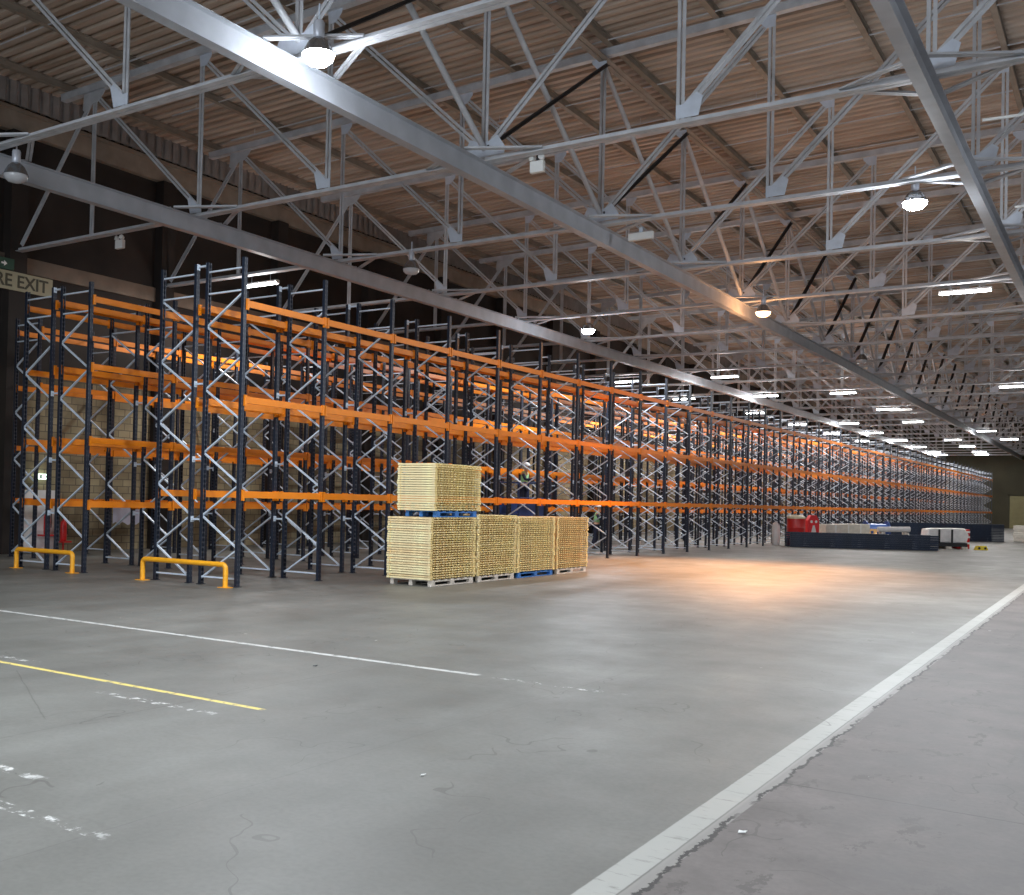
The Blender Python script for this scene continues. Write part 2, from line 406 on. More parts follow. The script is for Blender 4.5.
# ------------------------------------------------------------------ roof trusses
def gusset_bottom(mb, u, side, z0=CZ + .05, s=1.):
    t = .016      # plate leaning towards the diagonal side
    if side > 0: poly = [(-.08, 0), (.34, 0), (.42, .34), (.30, .43), (.05, .25), (-.08, .25)]
    elif side < 0: poly = [(.08, 0), (-.30, 0), (-.40, .38), (-.32, .44), (-.05, .20), (.08, .20)]
    else: poly = [(-.46, 0), (.46, 0), (.48, .14), (.3, .40), (.12, .30), (-.12, .30), (-.34, .40), (-.48, .14)]
    mb.prism([(u + x, -t / 2, z0 + z) for x, z in poly], (0, t, 0))
def gusset_top(mb, u, side):
    z0 = ZT(u) - .08; t = .016
    if side: poly = [(-.09 * side, 0), (.32 * side, 0), (.30 * side, -.10), (.14 * side, -.28), (-.07 * side, -.28)]
    else: poly = [(-.46, 0), (.44, 0), (.34, -.14), (.12, -.30), (-.14, -.34), (-.36, -.52), (-.50, -.42)]
    mb.prism([(u + x, -t / 2, z0 + z) for x, z in poly], (0, t, 0))
def make_truss():
    root = empty('roof_truss', (0, 0, 0), RA)
    ul, ur = WL + .36, WR - .1
    jl, jr = (ul - G1) / P, (ur - G1) / P
    m = MB()      # inverted T from two angles plus a spine plate
    m.angles((ul, 0, CZ - .08), (ur, 0, CZ - .08), leg=.105, t=.014, gap=.02)
    m.build('bottom_chord', M_STEEL, root)
    m = MB(); u0, u1 = U(-1) - 1.35, ur
    m.bar((u0, 0, ZT(u0)), (u1, 0, ZT(u1)), .19, .17)
    m.bar((u0, 0, ZT(u0) + .085), (u1, 0, ZT(u1) + .085), .24, .02)
    m.build('top_chord', M_STEEL, root)
    for j in range(-1, 6):
        u = U(j); m = MB(); m.angles((u, 0, CZ + .02), (u, 0, ZT(u) - .07), leg=.062, t=.01, gap=.035, up=(0, 1, 0)); m.build('vertical', M_STEEL, root)
    dg = [(ZT(U(-1)) - .15, U(-1), CZ + .1, ul + .1)] + [(ZT(U(j)) - .15, U(j), CZ + .15, U(j + 1)) for j in (-1, 0, 1)] + \
         [(CZ + .15, U(j), ZT(U(j + 1)) - .15, U(j + 1)) for j in (2, 3, 4)] + [(ZT(U(5)) - .15, U(5), CZ + .1, ur - .1)]
    for k, (za, ua, zb, ub) in enumerate(dg):
        m = MB(); m.angles((ua, 0, za), (ub, 0, zb), leg=.055 if k in (1, 2, 3) else .065, t=.009, gap=.03, up=(0, 1, 0))
        m.build('diagonal', M_STEEL, root)
    for j in range(-1, 6):
        m = MB(); gusset_bottom(m, U(j), {0: -1, 1: -1, 2: 0, 3: 1, 4: 1, 5: 1}.get(j, -1) if j != -1 else -1, s=1)
        if j != -1: m.build('gusset', M_GUSSET, root)
        m = MB(); gusset_top(m, U(j), 0 if j == -1 else (1 if j < 2 else -1)); m.build('gusset', M_STEEL if j == -1 else M_GUSSET, root)
    for j in (0, 2, 4):                   # flat diamond of struts tying chord and girder
        u = U(j)
        for sx in (-1, 1):
            for sy in (-1, 1):
                m = MB(); m.angles((u + .06 * sx, sy * .85, CZ - .06), (u + sx * 1.35, sy * .04, CZ - .02), leg=.055, t=.009, gap=.012)
                m.build('knee_strut', M_STEEL if sy < 0 else M_STEEL, root)
    return root
t0 = make_truss()
TR = list(range(-3, 24))
for i in TR:
    t = t0 if i == TR[0] else copy_tree(t0)
    v = TY0 + B * i - (.12 if i == 0 else 0)
    t.location = rot(0, v)
    lab = 'pale grey steel lattice roof truss, %s back from the near top edge of the view' % ORD[max(0, i)] if 0 <= i < 11 else \
          ('pale grey steel lattice roof truss far down the hall above the distant racks' if i >= 11 else 'pale grey steel lattice roof truss above and behind the viewer')
    tag(t, lab, 'roof truss', 'roof trusses spanning the hall')

# purlins under the deck
k = 0
js = [-1.25, -.55, .1, .75, 1.4, 2.06, 2.7, 3.35, 4.0, 4.65, 5.3, 5.85]
pl = ['at the left roof edge', 'above the inner side of the left wall racks', 'just right of the left girder', 'between the left and middle girders, nearer the left one',
      'between the left and middle girders, nearer the middle one', 'directly above the middle girder and ridge strut', 'first to the right of the middle girder', 'midway between middle and right girders',
      'just left of the right girder', 'first to the right of the right girder', 'second to the right of the right girder', 'along the right wall']
for j, pp in zip(js, pl):
    u = U(j); z = ZT(u) + .095; mb = MB()
    mb.prism([(u + x, YA + .02, z + y) for x, y in [(-.07, 0), (.07, 0), (.07, .02), (.012, .02), (.012, .185), (.07, .185), (.07, .2), (-.012, .2), (-.012, .02), (-.07, .02)]], (0, YB - YA - .04, 0))
    o = mb.build('purlin', M_PURLIN); o.rotation_euler.z = RA
    tag(o, 'brownish roof purlin, ' + pp, 'purlin', 'purlins under the roof deck')
# ridge strut, just beneath the top chords over the middle girder
u = U(2) + .02
mb = MB(); mb.angles((u, YA + .1, ZT(u) - .16), (u, YB - .1, ZT(u) - .16), leg=.13, t=.014, gap=.02); o = mb.build('ridge_strut', M_PURLIN); o.rotation_euler.z = RA
tag(o, 'long beige steel strut tying the truss tops together above the middle girder', 'roof strut')

# upright X bracing in the plane of the middle girder
def brace_pair():
    a = MB(); a.tube((0, 0, ZT(U(2)) - .25), (0, B, CZ + .2), .062, 12)
    b = MB(); b.angles((.1, 0, CZ + .2), (.1, B, ZT(U(2)) - .3), leg=.07, t=.012, gap=.01)
    return a, b
a, b = brace_pair()
ta = a.build('brace_tube', M_STEEL); tb = b.build('brace_angle', M_DARKSTEEL)
for i in range(-1, 23):
    oa = ta if i == -1 else ta.copy(); ob = tb if i == -1 else tb.copy()
    for o, kind in ((oa, 'pale grey round brace tube'), (ob, 'black angle brace')):
        if i > -1: COL.objects.link(o)
        o.location = rot(U(2), TY0 + B * i); o.rotation_euler.z = RA
        far = i >= 10
        tag(o, kind + ((' sloping between distant roof trusses above the middle girder' if far else ' above the middle girder between the %s and %s trusses' % (ORD[max(0, i)], ORD[i + 1])) if i >= 0 else ' in the roof bay behind the viewer'),
            'roof brace', 'sloping tube braces over the middle girder' if o is oa else 'black braces over the middle girder')
# thin conduits slung below the deck, one by every truss and one in mid bay
cm = MB(); cu0, cu1 = U(-1), WR - .2
cm.tube((cu0, 0, ZT(cu0) + .12), (cu1, 0, ZT(cu1) + .12), .018, 6)
for q_ in range(8):
    uu = cu0 + 1 + q_ * 3.4; cm.tube((uu, 0, ZT(uu) + .10), (uu, 0, ZT(uu) + .29), .008, 5)
c0 = cm.build('conduit', M_STEEL)
n = 0
for i in range(-1, 23):
    for dv in (-.45, 2.7):
        o = c0 if n == 0 else c0.copy()
        if n: COL.objects.link(o)
        n += 1
        o.location = rot(0, TY0 + B * i + dv); o.rotation_euler.z = RA
        if i < 9: lab = 'thin grey conduit under the roof deck ' + ('close to the %s truss' % ORD[max(i, 0)] if dv < 0 else 'midway between the %s and %s trusses' % (ORD[max(i, 0)], ORD[i + 1]))
        else: lab = 'thin grey conduit under the distant roof deck'
        if i < 0: lab = 'thin grey conduit under the roof deck behind the viewer'
        tag(o, lab, 'conduit', 'conduits below the roof deck')

# ------------------------------------------------------------------ pallet racking
XD, Y0, D, GAP, X2, Y2, HT, X3, Y3, LB = -14.787, 14.81, 1.096, .272, -19.636, 14.846, 6.58, -25.77, 17.03, 2.464
NF = 51
def post_mb():
    m = MB(); w, d = .045, .036
    m.prism([(-w, -d, .01), (w, -d, .01), (w, d, .01), (.022, d, .01), (.022, d - .012, .01), (w - .012, d - .012, .01), (w - .012, -d + .012, .01), (-w + .012, -d + .012, .01), (-w + .012, d - .012, .01), (-.022, d - .012, .01), (-.022, d, .01), (-w, d, .01)], (0, 0, HT - .01))
    m.box(-.075, .075, -.06, .06, 0, .012)
    return m
post0 = None
def lattice_mb(outer):      # outer: +1 when the outer post is at +D/2 in local x
    m = MB(); xo = outer * (D / 2 - .03); xi = -xo
    def bar(za, xa, zb, xb): m.bar((xa, 0, za), (xb, 0, zb), .03, .045, up=(0, 1, 0))
    bar(6.38, xo, 6.38, xi); bar(5.93, xo, 5.93, xi)
    z = 5.9; x = xo; k = 0
    while z > .3:
        zn = z - .6435; xn = xi if x == xo else xo
        bar(z, x, max(zn, .12), xn); z = zn; x = xn
    bar(.16, xo, .16, xi)
    return m
lat = {}
pm = {}
def frame(parent, x, y, outer):
    if outer not in lat:
        o = lattice_mb(outer).build('upright_frame', M_BRACE, parent); lat[outer] = o
    else:
        o = lat[outer].copy(); COL.objects.link(o); o.parent = parent
    o.location = (x, y, 0)
    for sx in (-1, 1):
        if 'p' not in pm: p = post_mb().build('post', M_POST, o); pm['p'] = p
        else: p = pm['p'].copy(); COL.objects.link(p); p.parent = o
        p.location = (sx * (D / 2 - .036), 0, 0); p.rotation_euler.z = PI / 2 * sx
    return o
def beam_mb(m, y, dx=0, x=0, z=0):
    a, b = y + .045, y + LB - .045
    m.box(x - .022, x + .022, a, b, z - .075, z + .045)
    m.box(x - .027, x + .012, a, b, z + .043, z + .062)
    for yy in (y + .02, y + LB - .075): m.box(x - .032, x + .032, yy, yy + .055, z - .13, z + .09)
    return m
bm0 = {}
def rack_run(xc, y0, outer, levels, label, cat='pallet rack', nf=NF, levels_in=None, group='long runs of orange and navy pallet racking'):
    root = empty('pallet_rack', (xc, y0, 0), 0, label, cat, group)
    for n in range(nf): frame(root, 0, n * LB, outer)
    nb = 96 // (2 * len(levels)); far = MB()
    for n in range(nf - 1):
        for z in levels:
            for sx in (-1, 1):
                x = sx * (D / 2 + .012)
                if n < nb:
                    if 'b' not in bm0: o = beam_mb(MB(), 0).build('beam', M_BEAM, root); bm0['b'] = o
                    else: o = bm0['b'].copy(); COL.objects.link(o); o.parent = root
                    o.location = (x, n * LB, z)
                else: beam_mb(far, n * LB, x=x, z=z)
    o = far.build('beam', M_BEAM, root); o['kind'] = 'stuff'
    return root
def spacers(root, xoff):
    far = MB(); proto = None
    for n in range(NF):
        for z in (6.52, 4.1, 2.55, 1.32):
            if n < 20:
                if 's' not in pm:
                    m = MB(); m.bar((-GAP / 2, 0, 0), (GAP / 2, 0, 0), .05, .035); m.box(-GAP / 2 - .004, -GAP / 2 + .01, -.04, .04, -.06, .06); m.box(GAP / 2 - .01, GAP / 2 + .004, -.04, .04, -.06, .06)
                    o = m.build('row_spacer', M_BRACE, root); pm['s'] = o
                else: o = pm['s'].copy(); COL.objects.link(o); o.parent = root
                o.location = (xoff, n * LB, z)
            else: far.bar((xoff - GAP / 2, n * LB, z), (xoff + GAP / 2, n * LB, z), .05, .035)
    o = far.build('row_spacer', M_BRACE, root); o['kind'] = 'stuff'
LV1 = (1.85, 3.74, 5.66); LV2 = (1.55, 3.0, 4.67, 6.2)
rA = rack_run(XD - D / 2, Y0, 1, LV1, 'navy and orange pallet rack run facing the open floor, behind the timber stacks')
spacers(rA, -D / 2 - GAP / 2)
rB = rack_run(XD - D * 1.5 - GAP, Y0, -1, LV1, 'navy and orange pallet rack run standing back to back behind the aisle-facing run')
rC = rack_run(X2 - D / 2, Y2, 1, LV2, 'inner run of the left double pallet rack with four orange beam levels')
spacers(rC, -D / 2 - GAP / 2)
rD = rack_run(X2 - D * 1.5 - GAP, Y2, -1, LV2, 'wall-side run of the left double pallet rack with four orange beam levels')
rE = rack_run(X3 + D / 2, Y3, 1, LV2, 'single navy and orange pallet rack run standing along the block wall')

# end guards
def hoop(x0, x1, y, label):
    root = empty('rack_guard', (x0, y, 0), 0, label, 'barrier', 'hoop guards at the rack ends')
    w_ = x1 - x0; r = .09; pts = [(0, 0, .01)]
    for k in range(7):
        a = PI - k * PI / 12; pts.append((r + r * math.cos(a), 0, .36 + r * math.sin(a)))
    for k in range(7):
        a = PI / 2 - k * PI / 12; pts.append((w_ - r + r * math.cos(a), 0, .36 + r * math.sin(a)))
    pts.append((w_, 0, .01))
    MB().path(pts, .052, 14).build('hoop', M_GUARD, root)
    for x in (0, w_):
        m = MB(); m.box(x - .13, x + .13, -.09, .09, 0, .012); m.build('base_plate', M_GUARD, root)
    return root
hoop(-17.35, -14.9, 14.57, 'orange steel hoop guard at the end of the aisle-facing double rack')
hoop(-21.85, -19.75, 14.60, 'orange steel hoop guard at the end of the left double rack')

# ------------------------------------------------------------------ timber panels on pallets
def pallet(x0, x1, y0, y1, z, m, label):
    root = empty('pallet', (x0, y0, z), 0, label, 'pallet', 'pallets under the timber panels')
    w_, l_ = x1 - x0, y1 - y0; h = .13
    t = MB(); n = 7
    for k in range(n):
        yy = (l_ - .11) * k / (n - 1); t.box(0, w_, yy, yy + .11, h - .02, h)
    for k in range(3): xx = (w_ - .09) * k / 2; t.box(xx, xx + .09, 0, l_, h - .04, h - .02)
    t.build('top_deck', m, root)
    for a in range(3):
        for b_ in range(3):
            q = MB(); xx = (w_ - .09) * a / 2; yy = (l_ - .14) * b_ / 2; q.box(xx, xx + .09, yy, yy + .14, .02, h - .04); q.build('block', m, root)
    for a in range(3):
        q = MB(); xx = (w_ - .09) * a / 2; q.box(xx, xx + .09, 0, l_, 0, .02); q.build('bottom_board', m, root)
    return root
def panel_mesh(wx, ly):
    m = MB(); n = 15; sw = ly / n * .62; th = .021; h = .044
    for k in range(n):
        yy = (ly - sw) * k / (n - 1); e = random.uniform(-.010, .010)
        if k in (0, n - 1):
            m.box(-wx / 2 + .05, wx / 2 - .05, yy, yy + sw, .003, h - .004)
            for q_ in (-1, 1): m.box(-wx / 2 if q_ < 0 else wx / 2 - .07, -wx / 2 + .07 if q_ < 0 else wx / 2, yy - (.016 if k == 0 else 0), yy + sw + (.016 if k else 0), .002, h)
        else: m.box(-wx / 2 + e, wx / 2 + e, yy, yy + sw, h - th, h - .001)
    for k in (-1, 0, 1):
        xx = k * (wx / 2 - .16)
        m.box(xx - .04, xx + .04, sw, ly - sw, .001, h - th)
    o = m.build('timber_panel', M_TIMBER); o.data.materials.append(M_ENDGRAIN)
    for p in o.data.polygons:
        if abs(p.normal.x) > .9: p.material_index = 1
    return o
def stack(x0, x1, y0, y1, z0, n, where, m_even, m_odd, grp, jitter=.012):
    p = panel_mesh(x1 - x0, y1 - y0); first = True
    for k in range(n):
        o = p if first else p.copy()
        if not first: COL.objects.link(o)
        first = False
        sh = .05 * math.sin(k / n * PI) * (1 if grp == 0 else .4)
        o.location = ((x0 + x1) / 2 + random.uniform(-jitter, jitter) - sh * .3, y0 + random.uniform(-jitter, jitter), z0 + .051 * k)
        o.rotation_euler.z = random.uniform(-.006, .006)
        o.material_slots[0].link = 'OBJECT'; o.material_slots[0].material = m_even if random.random() < .65 else m_odd
        if k == 0: pos = 'bottom one'
        elif k == n - 1: pos = 'topmost one'
        else: pos = '%s up from the pallet' % ORD[k]
        tag(o, 'pale slatted timber panel, %s, %s' % (pos, where), 'timber panel', 'slatted timber panels, ' + where)
SX0, SX1 = -13.44, -12.30
M_TIMBER3 = mat('amber_pine', (.86, .55, .24), .6, var=.18, scale=7)
ys = [(17.93, 19.68), (19.80, 21.50), (21.60, 23.45), (23.60, 25.35)]
names = ['nearest stack on the floor', 'second floor stack from the front', 'third floor stack from the front', 'farthest floor stack']
for k, ((a, b_), nm) in enumerate(zip(ys, names)):
    pallet(SX0 + .05, SX1 - .02, a + .05, b_ - .05, 0, M_PALLETB if k == 2 else M_PALLETW,
           ('blue' if k == 2 else 'weathered grey') + ' timber pallet under the ' + nm)
    stack(SX0, SX1, a, b_, .132, (26, 27, 26, 26)[k], nm, (M_TIMBER, M_TIMBER, M_TIMBER, M_TIMBER3)[k], (M_TIMBER2, M_TIMBER2, M_TIMBER2, M_TIMBER2)[k], k)
pallet(-13.15, -12.34, 18.15, 19.75, .132 + 26 * .051 + .002, M_PALLETB, 'blue timber pallet between the two nearest stacked loads')
stack(-13.30, -12.32, 18.07, 19.87, .132 + 26 * .051 + .134, 20, 'upper load on the blue pallet', M_TIMBER, M_TIMBER, 9)

# ------------------------------------------------------------------ lamps
def lightobj(name, kind, loc, power, color, parent=None, **kw):
    d = bpy.data.lights.new(name, kind); d.energy = power; d.color = color
    for k_, v_ in kw.items(): setattr(d, k_, v_)
    o = bpy.data.objects.new(name, d); COL.objects.link(o); o.location = loc
    if parent: o.parent = parent
    return o
COOL = (.86, .93, 1.); NEUT = (.98, .97, .95); WARM = (1., .46, .18)
KA, KP, KT, KO = .32, .16, .30, .10
def bell(x, y, z, state, label, power=0, spill=1., aim=0):
    root = empty('bell_lamp', (x, y, z), 0, label, 'lamp', 'bell shaped hanging lamps')
    MB().lathe([(.01, .36), (.07, .36), (.085, .33), (.085, .14), (.06, .10)], n=18).build('housing', M_LAMPBODY, root)
    m = MB(); m.lathe([(.06, .11), (.10, .09), (.16, .03), (.21, -.06), (.24, -.14), (.245, -.15), (.23, -.14), (.2, -.06), (.15, .02), (.09, .08)], n=24); m.build('reflector', M_BELL, root)
    g = MB(); g.lathe([(.01, -.10), (.225, -.10), (.235, -.15), (.22, -.22), (.15, -.28), (.01, -.31)], n=24)
    g.build('glass', {'on': M_LIT, 'warm': M_LITWARM, 'off': M_UNLIT}[state], root)
    MB().tube((0, 0, .35), (0, 0, .62), .014, 8).build('hanger', M_BRACE, root)
    if power:
        if spill: lightobj('lamp_spill', 'POINT', (0, 0, -.5), power * KP * spill, COOL if state == 'on' else WARM, root, shadow_soft_size=.3)
        if aim:
            o = lightobj('lamp_light', 'SPOT', (0, -.05, -.36), power, WARM, root, shadow_soft_size=.22, spot_size=math.radians(94), spot_blend=1.)
            o.rotation_euler = (-math.radians(aim), 0, 0)
        else: lightobj('lamp_light', 'AREA', (0, 0, -.34), power * KA, COOL if state == 'on' else WARM, root, shape='DISK', size=.44)
    return root
bell(-10.2, 11.6, 8.56, 'on', 'brightly lit bell lamp hanging beside the middle girder at the top of the view', 900, .26)
bell(-4.04, 23.58, 8.46, 'on', 'brightly lit bell lamp hanging alone at the right of the roof', 900, .5)
bell(-18.8, 12.3, 8.32, 'off', 'unlit grey bell lamp at the upper left beside the left girder')
bell(-16.9, 34.5, 8.35, 'on', 'lit bell lamp hanging above the aisle-facing racks, in front of the left girder', 700, .5)
bell(-16.8, 23.2, 8.35, 'off', 'dim bell lamp hidden among braces above the rack tops, left of the middle girder')
bell(-10.32, 33.9, 8.35, 'warm', 'orange glowing bell lamp under the middle girder', 5600, .10, 24)
bell(-10.0, 46.7, 8.35, 'off', 'small dark bell lamp far along the middle girder')
def batten(x, y, z, on, label, power=0, col=NEUT, L_=1.45, drop=.2):
    root = empty('tube_light', rot(x + RA * y, y - RA * x, z), RA, label, 'strip light', 'fluorescent strip lights under the roof')
    m = MB(); m.box(-L_ / 2, L_ / 2, -.06, .06, .03, .085); m.box(-L_ / 2, -L_ / 2 + .03, -.07, .07, -.03, .08); m.box(L_ / 2 - .03, L_ / 2, -.07, .07, -.03, .08)
    m.build('fitting', M_WHITE, root)
    m = MB(); m.smooth = True
    m.prism([(-L_ / 2 + .03, .065 * math.cos(a), -.01 + .04 * math.sin(a)) for a in [k * PI / 6 for k in range(12)]], (L_ - .06, 0, 0))
    m.build('diffuser', M_TUBE if on else M_WHITE, root)
    m = MB()
    for sx in (-.4, .4): m.tube((sx, 0, .08), (sx, 0, .08 + drop), .008, 6)
    m.build('hanger', M_BRACE, root)
    if power:
        lightobj('strip_light_spill', 'POINT', (0, 0, -.7), power * KO, col, root, shadow_soft_size=.3)
        o = lightobj('strip_light_lamp', 'AREA', (0, 0, -.08), power * KT, col, root, shape='RECTANGLE', size=1.4, size_y=.12)
    return root
def by(i): return TY0 + B * i
BT = []
BT.append((-23.05, 23.75, 450, 'nearest lit strip light, above the end of the aisle-facing rack'))
BT.append((-4.54, 34.9, 420, 'lit strip light alone at the right below the right girder'))
for i, xs in ((7, (-23.3, -17.86)), (9, (-23.8, -18.7, -14.3, -5.69)), (11, (-22.7, -14.0)), (13, (-22.8, -18.9, -14.35)), (15, (-22.9, -19.3, -10.7)), (17, (-22.7, -19.3, -14.7, -10.1)), (19, (-19.4, -14.9)), (21, (-19.7, -15.1)), (22, (-19.8, -15.5))):
    for x in xs: BT.append((x, by(i) + (1.3 if i == 7 else .1), 600 if i < 12 else 380, None))
cnt = {}
for x, y, pw, lab in BT:
    if lab is None:
        col_ = 'over the wall aisle' if x < -21 else 'over the racks' if x < -17 else 'left of the middle girder' if x < -12 else 'over the middle girder' if x < -8 else 'over the right floor'
        row = {7: 'third', 9: 'fourth', 11: 'fifth', 13: 'sixth', 15: 'seventh', 17: 'eighth', 19: 'ninth', 21: 'tenth', 22: 'eleventh'}[round((y - TY0) / B - .02) if abs((y - TY0) / B - 7.2) > .2 else 7]
        lab = 'lit strip light in the %s lit row from the front, %s' % (row, col_)
    batten(x, y, 8.5, True, lab, pw)
for x, y, lab in ((-9.5, 63.0, 'unlit white strip light box over the middle girder, nearer of two'), (-9.5, 73.9, 'unlit white strip light box over the middle girder, farther of two'), (-13.4, 74.2, 'unlit strip light beside a lit one left of the middle girder')):
    batten(x, y, 8.5, False, lab)
# white emergency light box on the third truss, right of the middle girder
r_ = empty('emergency_light', (-10.3, 23.85, 8.45), RA, 'plain white rectangular emergency light box hanging under the middle girder', 'emergency light')
m = MB(); m.box(-.32, .32, -.05, .05, -.09, .09); m.build('casing', M_WHITE, r_, bevel=.01)
m = MB(); m.box(-.04, .04, -.03, .03, .09, .215); m.build('bracket', M_BRACE, r_)
def twinspot(x, y, z, label):
    root = empty('emergency_light', (x, y, z), RA, label, 'emergency light', 'twin spot emergency lights')
    m = MB(); m.box(-.15, .15, -.05, .05, -.13, .10); m.build('battery_case', M_WHITE, root, bevel=.01)
    for sx in (-1, 1):
        q = MB(); q.lathe([(.01, -.04), (.05, -.04), (.065, .03), (.065, .05), (.01, .055)], n=14); o = q.build('spot_head', M_WHITE, root); o.location = (sx * .1, -.02, .16); o.rotation_euler = (PI / 2.3, 0, .3 * sx)
    q = MB(); q.box(-.02, .02, -.02, .02, .1, .24); q.build('bracket', M_BLACK, root)
twinspot(-10.0, 18.0, 8.5, 'white twin spot emergency light under the truss beside the middle girder')
twinspot(-22.7, 18.0, 8.5, 'white twin spot emergency light on the truss near the fire exit sign')
# white bent pipe bracket hanging at the right girder
for i, (x, y) in enumerate(((-1.55, by(1) + .5), (-1.6, by(2) + .5))):
    m = MB(); m.path([(x, y, 8.66), (x, y, 8.12), (x - .02, y, 8.05), (x - .08, y, 8.02), (x - .62, y - .05, 8.02)], .025, 8)
    o = m.build('pipe_bracket', M_WHITE); tag(o, 'thin white bent pipe hanging under the %s truss right of the right girder' % ORD[i + 1], 'pipe', 'white bent pipes')

# ------------------------------------------------------------------ signs and things by the left wall
def text(body, size, m, parent, loc, name='lettering', rot_=(PI / 2, 0, PI / 2), bold=.012):
    c = bpy.data.curves.new(name, 'FONT'); c.body = body; c.size = size; c.extrude = .004; c.offset = bold
    c.align_x = 'RIGHT'; c.materials.append(m)
    o = bpy.data.objects.new(name, c); COL.objects.link(o)
    bpy.context.view_layer.update()
    me = bpy.data.meshes.new_from_object(o.evaluated_get(bpy.context.evaluated_depsgraph_get())); bpy.data.objects.remove(o)
    o = bpy.data.objects.new(name, me); COL.objects.link(o); o.parent = parent; o.location = loc; o.rotation_euler = rot_
    return o
sx_ = -26.62
r_ = empty('fire_exit_sign', (sx_, 17.4, 7.8), 0, 'cream board reading FIRE EXIT high on the left wall', 'sign')
m = MB(); m.box(-.03, 0, -1.35, 1.32, -.27, .26); m.build('board', M_SIGN, r_)
text('FIRE EXIT', .50, M_LETTER, r_, (.006, 1.17, -.17), bold=.009)
m = MB()
for yy in (-1.1, 1.1): m.box(-.3, -.03, yy - .03, yy + .03, -.03, .03)
m.build('bracket', M_BLACK, r_)
def exitsign(x, y, z, w_, h_, label, lit):
    root = empty('exit_sign', (x, y, z), 0, label, 'sign', 'small green exit signs')
    m = MB(); m.box(-.25 if lit is None else -.05, 0, -w_ / 2, w_ / 2, -h_ / 2, h_ / 2); m.build('panel', M_GREEN if lit != 'w' else emit('lit_exit_panel', (.75, 1., .85), 1.2), root)
    q = MB(); t = .004
    s = h_
    q.prism([(t, .28 * s * 1, -.08 * s), (t, .55 * s, -.08 * s), (t, .55 * s, -.25 * s), (t, .85 * s, 0), (t, .55 * s, .25 * s), (t, .55 * s, .08 * s), (t, .28 * s, .08 * s)], (.003, 0, 0))
    q.prism([(t, -.75 * s, -.38 * s), (t, -.35 * s, -.38 * s), (t, -.35 * s, .38 * s), (t, -.75 * s, .38 * s)], (.003, 0, 0))
    q.build('arrow_and_doorway', M_WHITE if lit != 'w' else M_GREEN, root)
    q = MB(); q.prism([(t, -.18 * s, .18 * s), (t, -.08 * s, .30 * s), (t, .0 * s, .20 * s), (t, -.03 * s, .05 * s), (t, .14 * s, -.15 * s), (t, .10 * s, -.34 * s), (t, .02 * s, -.34 * s), (t, .03 * s, -.18 * s), (t, -.12 * s, -.05 * s), (t, -.25 * s, -.30 * s), (t, -.30 * s, -.26 * s), (t, -.18 * s, .02 * s)], (.004, 0, 0))
    q.build('running_figure', M_WHITE if lit != 'w' else M_GREEN, root)
exitsign(-26.62, 16.95, 8.25, 1.0, .32, 'dark green exit sign with white arrow above the fire exit board', None)
exitsign(-26.84, 18.75, 2.25, .36, .16, 'small pale lit exit sign low on the left wall behind the rack', 'w')
# white panel board, extinguishers, hanging sheets
r_ = empty('notice_board', (-26.80, 18.35, 0), 0, 'tall white panel standing against the left wall behind the racks', 'panel')
m = MB(); m.box(-.06, 0, -.75, .85, .1, 1.85); m.build('board', M_WHITE, r_)
m = MB(); m.box(0, .012, -.5, .05, 1.0, 1.6); m.build('notice', M_CARTON, r_)
m = MB(); m.box(-.1, .1, -.7, -.64, 0, .1); m.box(-.1, .1, .74, .8, 0, .1); m.build('foot', M_BLACK, r_)
def extinguisher(x, y, z, label):
    root = empty('fire_extinguisher', (x, y, z), 0, label, 'fire extinguisher', 'fire extinguishers by the left wall')
    MB().lathe([(.01, 0), (.085, 0), (.095, .02), (.095, .50), (.08, .57), (.035, .62), (.03, .66), (.01, .66)], n=18).build('cylinder', M_RED, root)
    m = MB(); m.box(-.02, .02, -.07, .06, .66, .69); m.box(-.015, .015, -.09, .05, .71, .725); m.build('valve_handle', M_BLACK, root)
    m = MB(); m.path([(0, .05, .67), (.02, .12, .62), (.02, .13, .4), (.02, .125, .2)], .012, 6); m.build('hose', M_BLACK, root)
extinguisher(-26.6, 18.75, .55, 'red fire extinguisher in front of the white panel by the left wall')
extinguisher(-26.6, 19.32, .35, 'red fire extinguisher right of the white panel by the left wall')
r_ = empty('extinguisher_stand', (-26.6, 19.0, 0), 0, 'low red stand holding fire extinguishers by the left wall', 'stand')
m = MB(); m.box(-.16, .16, -.45, -.05, .50, .545); m.box(-.16, .16, .15, .5, .30, .345); m.build('shelf', M_RED, r_)
m = MB(); m.box(-.02, .02, -.27, -.23, 0, .5); m.box(-.15, .15, -.4, -.1, 0, .03); m.box(-.02, .02, .3, .34, 0, .3); m.box(-.15, .15, .18, .46, 0, .03); m.build('leg', M_RED, r_)
def sheet(y0, y1, z0, z1, label):
    m = MB(); n = 18; vs = []; fs = []
    for i in range(n + 1):
        yy = y0 + (y1 - y0) * i / n
        for z, k in ((z0 + .05 * math.sin(i * 1.3), 1), (z1, .4)):
            for e in (0, .012): vs.append((-26.72 + .05 * k * math.sin(i * .9) + e, yy, z))
    for i in range(n):
        a = 4 * i; b_ = a + 4
        fs += [(a + 1, b_ + 1, b_ + 3, a + 3), (a, a + 2, b_ + 2, b_), (a, b_, b_ + 1, a + 1), (a + 2, a + 3, b_ + 3, b_ + 2)]
    m.add(vs, fs); m.smooth = True
    o = m.build('hanging_sheet', mat('pale_lilac_cloth', (.62, .62, .74), .8)); tag(o, label, 'sheet', 'pale sheets on the block wall')
sheet(21.2, 22.4, .85, 1.45, 'pale lilac sheet hanging on the block wall left of a pier')

